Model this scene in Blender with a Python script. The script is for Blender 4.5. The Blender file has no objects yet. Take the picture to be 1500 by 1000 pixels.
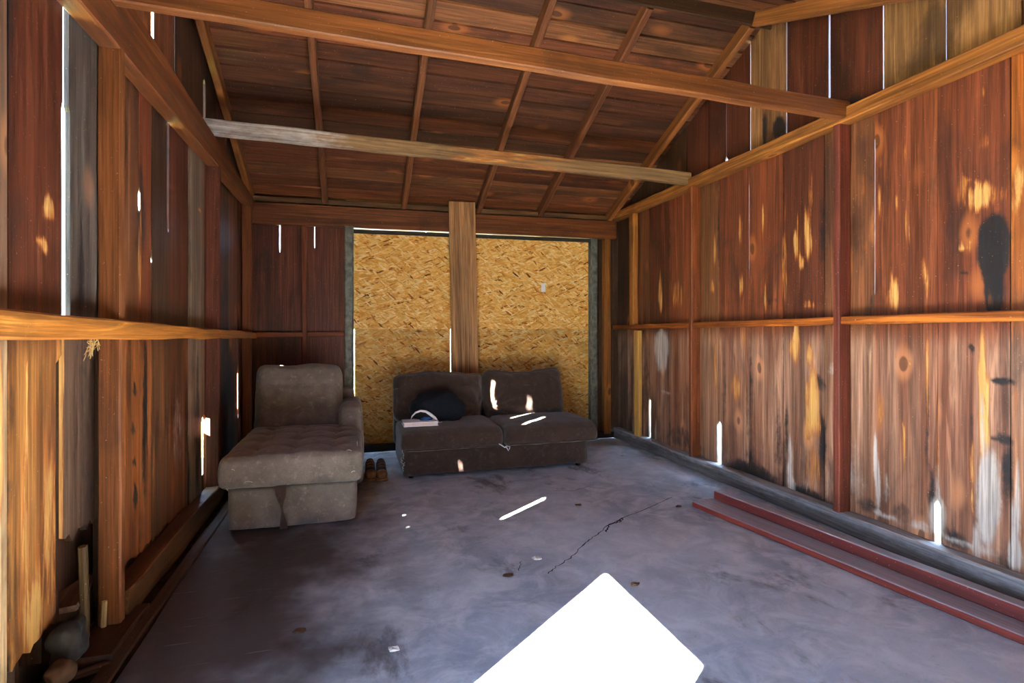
import bpy, math, random
from mathutils import Vector, Matrix, noise as mnoise
C = bpy.context.scene
random.seed(7)
# ------------------------------------------------------------------ camera, sky, sun, exposure
FPX = 790.0; TH = math.radians(16.23); CY = 484.0; EYE = 1.2
cam_d = bpy.data.cameras.new('camera'); cam = bpy.data.objects.new('camera', cam_d)
C.collection.objects.link(cam); C.camera = cam
cam_d.sensor_width = 36; cam_d.lens = FPX * 36 / 1500; cam_d.shift_y = -(500 - CY) / 1500
cam_d.clip_start = .02
cam.location = (0, 0, EYE); cam.rotation_euler = (math.pi / 2, 0, -TH)

SUN = Vector((.78, .62, -.743)).normalized()
wd = bpy.data.worlds.new('sky'); C.world = wd; wd.use_nodes = True
bg = wd.node_tree.nodes['Background']
bg.inputs[0].default_value = (.46, .68, 1.0, 1); bg.inputs[1].default_value = 2.1
sd = bpy.data.lights.new('sun', 'SUN'); sd.energy = 36; sd.angle = math.radians(.53); sd.color = (1, .95, .87)
sun = bpy.data.objects.new('sun', sd); C.collection.objects.link(sun)
sun.rotation_euler = SUN.to_track_quat('-Z', 'Y').to_euler()
sun.location = (-6, -4, 6)
vs = C.view_settings
vs.view_transform = 'Standard'; vs.look = 'None'; vs.gamma = 1; vs.use_curve_mapping = False
vs.exposure = 3.95

# ------------------------------------------------------------------ measured points
S_, C_ = math.sin(TH), math.cos(TH)
def ray(px, py):
    a = (px - 750) / FPX; b = (CY - py) / FPX
    return (a * C_ + S_, C_ - a * S_, b)
def onX(px, py, X):
    r = ray(px, py); t = X / r[0]; return Vector((X, r[1] * t, EYE + r[2] * t))
def onY(px, py, Y):
    r = ray(px, py); t = Y / r[1]; return Vector((r[0] * t, Y, EYE + r[2] * t))
def onZ(px, py, Z):
    r = ray(px, py); t = (Z - EYE) / r[2]; return Vector((r[0] * t, r[1] * t, Z))

XL, XLB, XR, XRB, YB, YBB = -.90, -.98, 2.77, 2.86, 5.45, 5.53
RIDGE_Y, RIDGE_Z, SLOPE = 3.2, 3.36, .415
FRONT_Y = -.7
def rafter_z(y):                       # underside of the rafters
    if y >= RIDGE_Y: return RIDGE_Z - SLOPE * (y - RIDGE_Y)
    return max(RIDGE_Z - SLOPE * (RIDGE_Y - y), 2.42)
def deck_z(y): return rafter_z(y) + .10

def srgb(h):
    h = h.lstrip('#'); o = []
    for i in (0, 2, 4):
        c = int(h[i:i + 2], 16) / 255
        o.append(c / 12.92 if c < .04045 else ((c + .055) / 1.055) ** 2.4)
    return tuple(o)
def smooth(a, b, x):
    t = min(1, max(0, (x - a) / (b - a))) if a != b else float(x > a)
    return t * t * (3 - 2 * t)
def nz(x, y, z=0.): return mnoise.noise(Vector((x, y, z)))

# ------------------------------------------------------------------ materials
class G:
    def __init__(s, name):
        s.m = bpy.data.materials.new(name); s.m.use_nodes = True
        s.t = s.m.node_tree; s.t.nodes.clear()
        s.out = s.t.nodes.new('ShaderNodeOutputMaterial')
        s.b = s.t.nodes.new('ShaderNodeBsdfPrincipled'); s.t.links.new(s.b.outputs[0], s.out.inputs[0])
    def put(s, sock, v):
        if isinstance(v, bpy.types.NodeSocket): s.t.links.new(v, sock)
        elif isinstance(v, (tuple, list)):
            sock.default_value = tuple(v) + ((1,) if len(v) == 3 and len(sock.default_value) == 4 else ())
        else: sock.default_value = v
    def attr(s, name, out='Color'):
        n = s.t.nodes.new('ShaderNodeAttribute'); n.attribute_name = name; return n.outputs[out]
    def obj(s): return s.t.nodes.new('ShaderNodeTexCoord').outputs['Object']
    def map(s, v, sc, rot=(0, 0, 0), loc=(0, 0, 0)):
        n = s.t.nodes.new('ShaderNodeMapping'); s.put(n.inputs[0], v)
        n.inputs['Scale'].default_value = sc; n.inputs['Rotation'].default_value = rot; n.inputs['Location'].default_value = loc
        return n.outputs[0]
    def noise(s, v, scale=1, detail=4, rough=.55, dist=0, out=0):
        n = s.t.nodes.new('ShaderNodeTexNoise'); s.put(n.inputs['Vector'], v)
        n.inputs['Scale'].default_value = scale; n.inputs['Detail'].default_value = detail
        n.inputs['Roughness'].default_value = rough; n.inputs['Distortion'].default_value = dist
        return n.outputs[out]
    def vor(s, v, scale=1, feat='F1', rnd=1.):
        n = s.t.nodes.new('ShaderNodeTexVoronoi'); n.feature = feat; s.put(n.inputs['Vector'], v)
        n.inputs['Scale'].default_value = scale; n.inputs['Randomness'].default_value = rnd
        return n
    def ramp(s, f, a, b, lo=0., hi=1.):
        n = s.t.nodes.new('ShaderNodeMapRange'); n.interpolation_type = 'SMOOTHSTEP'; n.clamp = True
        s.put(n.inputs[0], f); n.inputs[1].default_value = a; n.inputs[2].default_value = b
        n.inputs[3].default_value = lo; n.inputs[4].default_value = hi
        return n.outputs[0]
    def cramp(s, f, stops):
        n = s.t.nodes.new('ShaderNodeValToRGB'); s.put(n.inputs[0], f); e = n.color_ramp.elements
        while len(e) < len(stops): e.new(.5)
        for q, (p, c) in zip(e, stops): q.position = p; q.color = tuple(c) + (1,)
        return n.outputs[0]
    def math(s, op, a, b=0.):
        n = s.t.nodes.new('ShaderNodeMath'); n.operation = op; s.put(n.inputs[0], a); s.put(n.inputs[1], b); return n.outputs[0]
    def mix(s, f, a, b, mode='MIX'):
        n = s.t.nodes.new('ShaderNodeMix'); n.data_type = 'RGBA'; n.blend_type = mode
        s.put(n.inputs[0], f); s.put(n.inputs[6], a); s.put(n.inputs[7], b); return n.outputs[2]
    def sep(s, v):
        n = s.t.nodes.new('ShaderNodeSeparateXYZ'); s.put(n.inputs[0], v); return n.outputs
    def bump(s, h, strength=.3, dist=.01):
        n = s.t.nodes.new('ShaderNodeBump'); s.put(n.inputs['Height'], h)
        n.inputs['Strength'].default_value = strength; n.inputs['Distance'].default_value = dist
        s.t.links.new(n.outputs[0], s.b.inputs['Normal'])
    def done(s, col, rough=.6, spec=.3):
        s.put(s.b.inputs['Base Color'], col); s.put(s.b.inputs['Roughness'], rough)
        s.b.inputs['Specular IOR Level'].default_value = spec
        return s.m

def wood(name, dark=.5, orange=.4, knots=.6, spec=.35, rough=.5, fine=1.0, pale='#ecb768', dustc=('#8f8580', '#dcd4cc')):
    g = G(name); p = g.attr('uvw', 'Vector'); tone = g.attr('tone')
    fib = g.noise(g.map(p, (85, 85, 2.2)), 1, 6, .65)
    mid = g.noise(g.map(p, (11, 11, .55)), 1, 4, .6, .5)
    mid2 = g.noise(g.map(p, (19, 19, .9), loc=(7, 3, 5)), 1, 5, .6, .8)
    big = g.noise(g.map(p, (3.0, 3.0, 1.3), loc=(3, 9, 1)), 1, 5, .6, .6)
    val = g.math('MULTIPLY', g.ramp(fib, .28, .72, 1 - .52 * fine, 1 + .36 * fine), g.ramp(mid, .3, .7, .62, 1.25))
    n = g.t.nodes.new('ShaderNodeCombineColor')
    for i in range(3): g.put(n.inputs[i], val)
    col = g.mix(1, tone, n.outputs[0], 'MULTIPLY')
    rings = g.noise(g.map(p, (42, 42, .8), loc=(1, 4, 2)), 1, 3, .6, 1.2)
    col = g.mix(g.ramp(rings, .52, .66, 0, .5 * fine), col, g.mix(1, tone, (.42, .36, .34), 'MULTIPLY'))
    hot = g.mix(1, tone, (2.2, 2.6, 2.6), 'MULTIPLY')
    col = g.mix(g.math('MULTIPLY', g.ramp(mid2, .56, .70), orange), col, hot)
    col = g.mix(g.math('MULTIPLY', g.ramp(big, .50, .33), dark), col, (.022, .012, .009))
    col = g.mix(g.math('MULTIPLY', g.ramp(mid2, .40, .30), dark * .8), col, (.03, .015, .01))
    # knots
    warp = g.noise(g.map(p, (6, 6, 3)), 1, 2, .5, 0, 1)
    kp = g.mix(.06, p, warp, 'ADD')
    v = g.vor(g.map(kp, (4.2, .6, 2.0)))
    on = g.math('GREATER_THAN', g.sep(v.outputs['Color'])[0], 1 - knots * .75)
    halo = g.math('MULTIPLY', g.math('MULTIPLY', g.ramp(v.outputs['Distance'], .26, .10), on), .7)
    core = g.math('MULTIPLY', g.math('MULTIPLY', g.ramp(v.outputs['Distance'], .10, .07), on), .85)
    col = g.mix(halo, col, g.mix(.5, hot, srgb('#b9692a')))
    col = g.mix(core, col, g.mix(.7, tone, (.05, .02, .01)))
    # marks on the wood: bleached, fungus white with painted sheen, burns with painted shade
    st = g.sep(g.attr('stain', 'Vector'))
    edge = g.math('MULTIPLY', g.math('SUBTRACT', g.noise(g.map(p, (34, 34, 2.2)), 1, 6, .7, .6), .5), 2.2)
    edge2 = g.math('MULTIPLY', g.math('SUBTRACT', g.noise(g.map(p, (22, 22, 12)), 1, 5, .65), .5), .8)
    pm = g.ramp(g.math('ADD', st[0], g.math('MULTIPLY', edge, g.ramp(st[0], .0, .25))), .3, 1.25)
    wm = g.ramp(g.math('ADD', st[1], g.math('ADD', g.math('MULTIPLY', edge, .35), edge2)), .35, .95)
    cm = g.ramp(g.math('ADD', st[2], edge2), .3, .8)
    pcol = g.mix(g.ramp(fib, .3, .7), tuple(c * .62 for c in srgb(pale)), srgb(pale))
    col = g.mix(cm, col, (.018, .014, .014))
    col = g.mix(g.ramp(pm, .0, .5, 0, .9), col, g.mix(g.ramp(pm, .25, .9), srgb('#a8602a'), pcol))
    col = g.mix(g.math('MULTIPLY', wm, .85), col, g.mix(g.ramp(fib, .3, .7), srgb(dustc[0]), srgb(dustc[1])))
    speck = g.math('MULTIPLY', g.ramp(g.noise(p, 110, 2), .70, .76), .6)
    col = g.mix(speck, col, srgb('#c8a080'))
    g.bump(g.math('ADD', fib, g.math('MULTIPLY', mid, .6)), .35, .006)
    return g.done(col, g.ramp(fib, .2, .8, rough - .1, rough + .15), spec)

def plain(name, col, rough=.6, spec=.3, scale=30, var=.25, metal=0):
    g = G(name); p = g.obj(); n = g.noise(p, scale, 5, .6)
    c = g.mix(g.ramp(n, .3, .7), tuple(x * (1 - var) for x in col), tuple(min(1, x * (1 + var)) for x in col))
    g.b.inputs['Metallic'].default_value = metal; g.bump(n, .15, .003)
    return g.done(c, rough, spec)

def osb_mat(name, dirt):
    g = G(name); p = g.attr('uvw', 'Vector')
    w = g.mix(.03, p, g.noise(p, 9, 3, .5, 0, 1), 'ADD')
    layers = []
    for k, (rot, sc) in enumerate([(.08, (13, 1, 60)), (-.28, (15, 1, 70)), (.42, (14, 1, 75)), (-.75, (18, 1, 75))]):
        v = g.vor(g.map(g.map(w, (1, 1, 1), (0, rot, 0)), sc, (0, 0, 0), (k * 3.7, 0, k * 1.3)))
        layers.append((g.sep(v.outputs['Color'])[0], g.sep(v.outputs['Color'])[1], v.outputs['Distance']))
    stops = [(0, srgb('#6a3a12')), (.03, srgb('#b5691f')), (.09, srgb('#df983c')), (.35, srgb('#f0ae50')), (.7, srgb('#f7c36c')), (1, srgb('#ffe0a0'))]
    col = g.cramp(layers[0][0], stops)
    for k in (1, 2, 3):
        m = g.math('GREATER_THAN', layers[k][1], (.45, .6, .78)[k - 1])
        col = g.mix(m, col, g.cramp(layers[k][0], stops))
    shade = g.ramp(layers[0][2], .0, .7, 1.05, .9)
    fib = g.ramp(g.noise(g.map(p, (30, 1, 240)), 1, 4, .6), .3, .7, .86, 1.1)
    n = g.t.nodes.new('ShaderNodeCombineColor')
    for i in range(3): g.put(n.inputs[i], g.math('MULTIPLY', shade, fib))
    col = g.mix(1, col, n.outputs[0], 'MULTIPLY')
    if dirt:  # amount of blotchy brown darkening
        d = g.noise(g.map(p, (3, 1, 3)), 1, 5, .65)
        col = g.mix(g.ramp(d, .42, .75, dirt * .35, dirt), col, srgb('#4a3018'))
    g.bump(layers[0][0], .12, .003)
    return g.done(col, .6, .25)

def fabric(name, a, b, dust='#8d8177', dustk=.4):
    g = G(name); p = g.obj()
    n = g.noise(p, 7, 5, .65); f = g.noise(p, 260, 3, .7); d = g.noise(p, 22, 6, .75)
    col = g.mix(g.ramp(n, .3, .7), srgb(a), srgb(b))
    col = g.mix(g.math('MULTIPLY', g.ramp(d, .52, .72), dustk), col, srgb(dust))
    col = g.mix(g.math('MULTIPLY', g.ramp(g.noise(p, 95, 2), .72, .78), dustk * 1.3), col, srgb('#b9aea2'))
    col = g.mix(g.ramp(f, .35, .65, 0, .35), col, tuple(x * .45 for x in srgb(a)))
    g.bump(g.math('ADD', f, g.math('MULTIPLY', n, 2.)), .5, .004)
    g.b.inputs['Sheen Weight'].default_value = .25; g.b.inputs['Sheen Roughness'].default_value = .5
    return g.done(col, .9, .12)

def concrete(name):
    g = G(name); p = g.obj()
    a = g.noise(p, 1.1, 6, .62, .4); b = g.noise(p, 5, 7, .7, .6); c = g.noise(p, 45, 5, .7)
    st = g.noise(g.map(p, (1, .6, 1), loc=(4, 2, 0)), 2.3, 6, .7, .25)
    col = g.mix(g.ramp(a, .3, .7), srgb('#8b95a4'), srgb('#b6bfcd'))
    col = g.mix(g.ramp(b, .38, .68, 0, .7), col, srgb('#d3d8e0'))
    col = g.mix(g.ramp(st, .56, .70, 0, .75), col, srgb('#4e4743'))
    col = g.mix(g.ramp(c, .58, .75, 0, .4), col, srgb('#5d5852'))
    col = g.mix(g.ramp(g.noise(p, 150, 2), .72, .8, 0, .45), col, srgb('#d4cfca'))
    # brown stain growing to the left; shade away from the door painted in
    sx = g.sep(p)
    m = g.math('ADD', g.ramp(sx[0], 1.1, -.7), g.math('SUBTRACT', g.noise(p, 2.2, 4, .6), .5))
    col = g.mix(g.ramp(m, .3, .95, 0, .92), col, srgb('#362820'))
    scr = g.noise(g.map(p, (3, 60, 1), (0, 0, .5)), 1, 3, .6)
    col = g.mix(g.ramp(scr, .64, .72, 0, .22), col, srgb('#c4c2c2'))
    g.bump(g.math('ADD', b, g.math('MULTIPLY', c, .5)), .25, .006)
    return g.done(col, g.ramp(b, .3, .7, .55, .8), .3)

M = {}
M['wall'] = wood('weathered_wall_boards', .62, .55, .75, .45, .46)
M['dim'] = wood('dark_wall_boards', .55, .3, .5, .35, .5)
M['timber'] = wood('brown_timber', .4, .35, .35, .3, .52, .8)
M['rail'] = wood('orange_rail', .35, .7, .5, .3, .5)
M['deck'] = wood('roof_boards', .6, .4, .8, .3, .55, .9)
M['plank'] = wood('sawn_plank', .08, .15, .12, .25, .6, 1.1)
M['new'] = wood('new_pine', .0, .15, .1, .25, .55, .5)
M['grey'] = wood('dusty_grey_timber', .35, .1, .1, .25, .7, .8, dustc=('#7f7b7c', '#b5b0ae'))
M['osb'] = osb_mat('osb_clean', 0.); M['osb_dark'] = osb_mat('osb_dark', .55)
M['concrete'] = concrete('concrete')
M['crack'] = plain('crack', (.03, .028, .027), .9, .1)
M['dirt'] = plain('dirt', (.06, .042, .03), .95, .1, 18, .6)
M['steel'] = plain('steel', srgb('#6d6f66'), .55, .4, 14, .45, .3)
M['chaise'] = fabric('chaise_fabric', '#6c6058', '#887b71', '#b3a799', .6)
M['sofa'] = fabric('loveseat_fabric', '#3a2b26', '#48372f', '#7d6f64', .3)
M['bag'] = plain('navy_cloth', srgb('#14171f'), .85, .15, 40, .3)
M['blue'] = plain('blue_lining', srgb('#3a5f9c'), .8, .2, 20, .4)
M['white'] = plain('white_trim', srgb('#e6e4ea'), .6, .3, 40, .06)
M['print'] = plain('grey_print', srgb('#5a6270'), .7, .2)
M['paper'] = plain('book_pages', srgb('#d9c4c0'), .7, .2, 120, .08)
M['tan'] = plain('tan_leather', srgb('#8a6038'), .6, .3, 25, .35)
M['brownleather'] = plain('brown_leather', srgb('#3c2a20'), .6, .3, 25, .35)
M['straw'] = plain('straw', srgb('#c9a66a'), .8, .2)
M['leaf'] = plain('dry_leaf', srgb('#4c3626'), .8, .2)
M['chip'] = plain('paint_chip', srgb('#cfc9c2'), .7, .2)
M['stone'] = plain('dark_stone', srgb('#2d2a28'), .8, .3, 20, .5)
M['redpaint'] = wood('red_painted_wood', .15, .12, .15, .3, .6, .45, dustc=('#8b8a92', '#aaa8b0'))
M['sun_screen_hedge'] = plain('hedge_leaves', srgb('#5d8a2c'), .8, .2, 60, .5)
M['ground'] = plain('ground', srgb('#7a7a52'), .9, .1, 3, .4)

# ------------------------------------------------------------------ mesh helpers
class MB:
    def __init__(s): s.v = []; s.f = []; s.p = []; s.t = []; s.s = []; s.mi = []
    def vert(s, co, p=None, tone=(.5, .5, .5), st=(0, 0, 0)):
        s.v.append(tuple(co)); s.p.append(tuple(p if p is not None else co)); s.t.append(tuple(tone)); s.s.append(tuple(st)); return len(s.v) - 1
    def face(s, ids, mi=0): s.f.append(tuple(ids)); s.mi.append(mi)
    def grid(s, fn, nu, nv, mi=0, flip=False):
        ids = [[s.vert(*fn(i / nu, j / nv)) for j in range(nv + 1)] for i in range(nu + 1)]
        for i in range(nu):
            for j in range(nv):
                q = (ids[i][j], ids[i + 1][j], ids[i + 1][j + 1], ids[i][j + 1])
                s.face(q[::-1] if flip else q, mi)
        return ids
    def build(s, name, mat, parent=None, smooth=False, origin=None):
        me = bpy.data.meshes.new(name)
        o3 = Vector(origin) if origin is not None else Vector((0, 0, 0))
        me.from_pydata([tuple(Vector(v) - o3) for v in s.v], [], s.f)
        for nm, ty, dat in (('uvw', 'FLOAT_VECTOR', s.p), ('stain', 'FLOAT_VECTOR', s.s)):
            a = me.attributes.new(nm, ty, 'POINT'); a.data.foreach_set('vector', [c for q in dat for c in q])
        a = me.attributes.new('tone', 'FLOAT_COLOR', 'POINT'); a.data.foreach_set('color', [c for q in s.t for c in tuple(q) + (1,)])
        for m in (mat if isinstance(mat, (list, tuple)) else [mat]): me.materials.append(m)
        me.polygons.foreach_set('material_index', s.mi)
        me.polygons.foreach_set('use_smooth', [smooth] * len(me.polygons))
        me.update()
        o = bpy.data.objects.new(name, me); C.collection.objects.link(o); o.location = o3
        if parent is not None:
            o.parent = parent
            o.location = o3 - parent.location
        return o
def tag(o, label=None, cat=None, group=None, kind=None):
    if label: o['label'] = label
    if cat: o['category'] = cat
    if group: o['group'] = group
    if kind: o['kind'] = kind
    return o
def empty(name, loc, label, cat, group=None):
    o = bpy.data.objects.new(name, None); C.collection.objects.link(o); o.location = loc
    o.empty_display_size = .1
    return tag(o, label, cat, group, 'thing')
def struct(o): o['kind'] = 'structure'; return o
def vary(c, k=.12):
    q = 1 + random.uniform(-k, k); return tuple(x * q * (1 + random.uniform(-k, k) * .3) for x in c)

def timber(mb, p0, p1, w, h, tone, up=(0, 0, 1), nseg=None, rough=.0025, bev=.006, stain=None, w1=None, h1=None, mi=0):
    """a sawn stick from p0 to p1 (axis through its middle), w across, h along 'up'"""
    p0, p1 = Vector(p0), Vector(p1); d = (p1 - p0); L = d.length; d.normalize()
    up = Vector(up); side = d.cross(up).normalized(); up = side.cross(d).normalized()
    w1 = w if w1 is None else w1; h1 = h if h1 is None else h1
    nseg = nseg or max(2, int(L / .12)); off = Vector((random.uniform(0, 50), random.uniform(0, 50), random.uniform(0, 50)))
    prof = []
    for sx, sy in ((-1, -1), (1, -1), (1, 1), (-1, 1)):
        a = (sx, sy, -sx, 0) if sx * sy > 0 else (sx, sy, 0, -sy)
        b = (sx, sy, 0, -sy) if sx * sy > 0 else (sx, sy, -sx, 0)
        prof += ([b, a] if (sx, sy) in ((-1, -1), (1, 1)) else [b, a])
    # order the eight bevel points round the section
    pts = [(-1, -1, 0, 1), (-1, -1, 1, 0), (1, -1, -1, 0), (1, -1, 0, 1), (1, 1, 0, -1), (1, 1, -1, 0), (-1, 1, 1, 0), (-1, 1, 0, -1)]
    rings = []
    for k in range(nseg + 1):
        t = k / nseg; c = p0 + d * L * t; ww = w + (w1 - w) * t; hh = h + (h1 - h) * t
        ring = []
        for sx, sy, bx, by in pts:
            lx = sx * ww / 2 + bx * bev; ly = sy * hh / 2 + by * bev
            lx += rough * nz(off.x + lx * 9, ly * 9, t * L * 3); ly += rough * nz(off.y + lx * 9, ly * 9, t * L * 3)
            co = c + side * lx + up * ly
            st = stain(co) if stain else (0, 0, 0)
            ring.append(mb.vert(co, (lx + off.x, ly + off.y, t * L + off.z), tone, st))
        rings.append(ring)
    for k in range(nseg):
        for q in range(8):
            r = (q + 1) % 8
            mb.face((rings[k][q], rings[k][r], rings[k + 1][r], rings[k + 1][q]), mi)
    mb.face(rings[0][::-1], mi); mb.face(rings[-1], mi)
def stick(name, p0, p1, w, h, tone, mat, label=None, cat=None, group=None, up=(0, 0, 1), parent=None, **k):
    mb = MB(); timber(mb, p0, p1, w, h, tone, up, **k)
    o = mb.build(name, mat, parent, origin=None if parent is None else Vector(p0))
    if parent is None:
        base = Vector(p0); o.data.transform(Matrix.Translation(-base)); o.location = base
    if label: tag(o, label, cat, group, 'thing')
    return o

def board(mb, plane, out, axis, ea, eb, z0, zt, t, tone, stains, nu=14, nv=80, warp=.004, jag=.0, mi=0, edge=.75, low=None):
    """upright board on a wall plane; ea(z), eb(z) its two edges, z0 / zt(y) its ends"""
    off = Vector((random.uniform(0, 60), random.uniform(0, 60), random.uniform(0, 60)))
    wp = random.uniform(-1, 1) * warp; jg = random.uniform(0, 50); d0 = random.uniform(0, .007); el = random.uniform(.3, 1); er = random.uniform(.3, 1)
    def P(u, v, depth):
        ym = ea(1.5) + (eb(1.5) - ea(1.5)) * u
        zb = z0 + jag * (nz(jg + ym * 14, 3.3) + .5 * nz(jg + ym * 45, 1.3))
        z = zb + (zt(ym) - zb) * v
        y = ea(z) + (eb(z) - ea(z)) * u
        dd = depth + d0 + wp * (2 * u - 1) + .002 * nz(y * 12 + jg, z * 1.2)
        st = stains(y, z); e_ = abs(2 * u - 1)
        ch = edge * (el if u < .5 else er) * e_ ** 2.2 * (.62 + .75 * nz(z * 1.3 + jg, u * 2)) + edge * .5 * smooth(.55, .12, z) * (.4 + nz(y * 5, z * 4 + jg))
        tn = tone
        if low:
            k = low[1] * smooth(1.24, 1.08, z) * (.62 + .45 * nz(y * 9, z * 1.1 + jg) + .75 * nz(y * 34 + jg, z * .7)); k = max(0, min(1, k))
            tn = tuple(a * (1 - k) + b * k for a, b in zip(tone, low[0]))
        co = (plane + out * dd, y, z) if axis == 'X' else (y, plane + out * dd, z)
        return co, (y - ym + (u - .5) * abs(eb(1.5) - ea(1.5)) + off.x, depth + off.y, z + off.z), tn, (st[0], st[1], max(st[2], ch))
    flip = (out < 0) == (axis == 'X')
    a = mb.grid(lambda u, v: P(u, v, 0), nu, nv, mi, flip)
    b = mb.grid(lambda u, v: P(u, v, t), nu, nv, mi, not flip)
    def band(ra, rb, fl):
        for k in range(len(ra) - 1):
            q = (ra[k], ra[k + 1], rb[k + 1], rb[k]); mb.face(q[::-1] if fl else q, mi)
    band(a[0], b[0], flip); band(a[-1], b[-1], not flip)
    band([c[0] for c in a], [c[0] for c in b], not flip); band([c[-1] for c in a], [c[-1] for c in b], flip)

def box(mb, lo, hi, tone=(.1, .05, .03), mi=0):
    ids = [mb.vert((x, y, z), None, tone) for x in (lo[0], hi[0]) for y in (lo[1], hi[1]) for z in (lo[2], hi[2])]
    for q in ((0, 1, 3, 2), (4, 6, 7, 5), (0, 4, 5, 1), (2, 3, 7, 6), (0, 2, 6, 4), (1, 5, 7, 3)): mb.face([ids[k] for k in q], mi)

def rbox(mb, c, size, r, n=10, deform=None, rot=None, mi=0, nmul=(1, 1, 1)):
    """rounded, denser box; deform(local point 3-vector normalised -1..1, position) -> position"""
    c = Vector(c); hx = [s / 2 for s in size]; cache = {}
    nn = [max(2, int(n * m)) for m in nmul]
    def vid(q):
        if q in cache: return cache[q]
        u = [2 * q[k] / nn[k] - 1 for k in range(3)]
        p = Vector((u[0] * hx[0], u[1] * hx[1], u[2] * hx[2]))
        inner = Vector([max(-(hx[k] - r), min(hx[k] - r, p[k])) for k in range(3)])
        dl = p - inner
        if dl.length > 1e-9: p = inner + dl.normalized() * min(r, max(abs(x) for x in dl) if False else r)
        if deform: p = deform(Vector(u), p)
        if rot: p = rot @ p
        cache[q] = mb.vert(c + p, tuple(c + p)); return cache[q]
    for ax in range(3):
        o1, o2 = [(1, 2), (2, 0), (0, 1)][ax]
        for sd_ in (0, nn[ax]):
            for i in range(nn[o1]):
                for j in range(nn[o2]):
                    qs = []
                    for di, dj in ((0, 0), (1, 0), (1, 1), (0, 1)):
                        q = [0, 0, 0]; q[ax] = sd_; q[o1] = i + di; q[o2] = j + dj; qs.append(vid(tuple(q)))
                    mb.face(qs if sd_ else qs[::-1], mi)

def tube(mb, pts, r, n=8, mi=0, flat=1.0):
    rings = []
    for k, p in enumerate(pts):
        p = Vector(p); d = (Vector(pts[min(k + 1, len(pts) - 1)]) - Vector(pts[max(k - 1, 0)])).normalized()
        a = d.cross(Vector((0, 0, 1)) if abs(d.z) < .9 else Vector((0, 1, 0))).normalized(); b = a.cross(d)
        rr = r[k] if isinstance(r, (list, tuple)) else r
        rings.append([mb.vert(p + a * math.cos(2 * math.pi * q / n) * rr + b * math.sin(2 * math.pi * q / n) * rr * flat) for q in range(n)])
    for k in range(len(rings) - 1):
        for q in range(n):
            mb.face((rings[k][q], rings[k][(q + 1) % n], rings[k + 1][(q + 1) % n], rings[k + 1][q]), mi)
    mb.face(rings[0][::-1], mi); mb.face(rings[-1], mi)

# wood tones (albedo)
RED, DRED, BRN, DBRN = srgb('#7d4025'), srgb('#5d2f1d'), srgb('#7a4a2c'), srgb('#48301f')
ORG, TAN, GRY, MAR = srgb('#a85a22'), srgb('#a07a4c'), srgb('#8d7763'), srgb('#6a3622')

# marks: (y, z, half width, half height, strength) ; top-tapered streaks use tz=1
def streaks(lst):
    def f(y, z):
        s = 0.
        for (a, b, w, h, k) in lst:
            if abs(z - b) > h * 1.4: continue
            ya = a + .012 * nz(z * 2.6, a * 7) + .006 * nz(z * 8, a * 7)
            wz = w * (1 + .35 * nz(z * 5, a * 3)) * (1 if k > 1.15 else (.55 + .6 * smooth(1, -1, (z - b) / h)))
            dy = (y - ya) / wz; dz = (z - b) / h
            if abs(dy) < 1.6 and abs(dz) < 1.3:
                s = max(s, k * (1 - smooth(.35, 1.5, math.sqrt(dy * dy + dz * dz))))
        return s
    return f
def marks(pale, white, char_shade):
    a, b, c = streaks(pale), streaks(white), streaks(char_shade)
    return lambda y, z: (a(y, z), b(y, z), c(y, z))
def at_right(lst):          # marks read off the right wall: centre px, py, half width px, half height px, strength
    o = []
    for (px, py, w, h, k) in lst:
        q = onX(px, py, XRB); o.append((q.y, q.z, abs(onX(px + w, py, XRB).y - onX(px - w, py, XRB).y) / 2, abs(onX(px, py - h, XRB).z - onX(px, py + h, XRB).z) / 2, k))
    return o
def at_left(lst):
    o = []
    for (px, py, w, h, k) in lst:
        q = onX(px, py, XLB); o.append((q.y, q.z, abs(onX(px + w, py, XLB).y - onX(px - w, py, XLB).y) / 2, abs(onX(px, py - h, XLB).z - onX(px, py + h, XLB).z) / 2, k))
    return o

# ================================================================== the setting
# ---- ground, floor slab
mb = MB(); mb.grid(lambda u, v: ((-14 + 28 * u, -12 + 32 * v, -.06),), 8, 8)
struct(mb.build('ground', M['ground']))
mb = MB()
def slab(u, v):
    e = -.80 + .02 * nz(v * 14, .5)
    return ((e + (2.92 - e) * u, FRONT_Y + (5.62 - FRONT_Y) * v, .003 * nz(u * 5, v * 7) - .003),)
ids = mb.grid(slab, 60, 90)
for j in range(90):                    # broken left edge of the slab
    a, b = ids[0][j], ids[0][j + 1]
    c = mb.vert((mb.v[a][0] - .01, mb.v[a][1], -.06)); d = mb.vert((mb.v[b][0] - .01, mb.v[b][1], -.06))
    mb.face((a, b, d, c))
def ribbon(mb, pts, w, mi):
    for k in range(len(pts) - 1):
        a, b = onZ(*pts[k], 0), onZ(*pts[k + 1], 0); d = (b - a).normalized(); n = Vector((-d.y, d.x, 0))
        N = 6
        for q in range(N):
            ww = [w * (.5 + abs(nz(a.x * 9 + (q + e) * 1.7, k * 3.1, 2))) for e in (0, 1)]
            jj = [.012 * nz((q + e) * .9 + k * N, 7.7) if 0 < k * N + q + e < (len(pts) - 1) * N else 0 for e in (0, 1)]
            pa = a.lerp(b, q / N) + n * jj[0]; pb = a.lerp(b, (q + 1) / N) + n * jj[1]
            i = [mb.vert((p.x, p.y, .0012)) for p in (pa - n * ww[0], pa + n * ww[0], pb + n * ww[1], pb - n * ww[1])]
            mb.face(i[::-1], mi)
ribbon(mb, [(803, 840), (818, 828), (838, 815), (858, 795), (875, 783), (890, 770), (915, 757), (955, 742), (985, 728)], .0035, 1)
ribbon(mb, [(888, 779), (893, 768), (905, 764), (913, 758)], .008, 1)
ribbon(mb, [(893, 768), (907, 765), (912, 760)], .006, 1)
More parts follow.
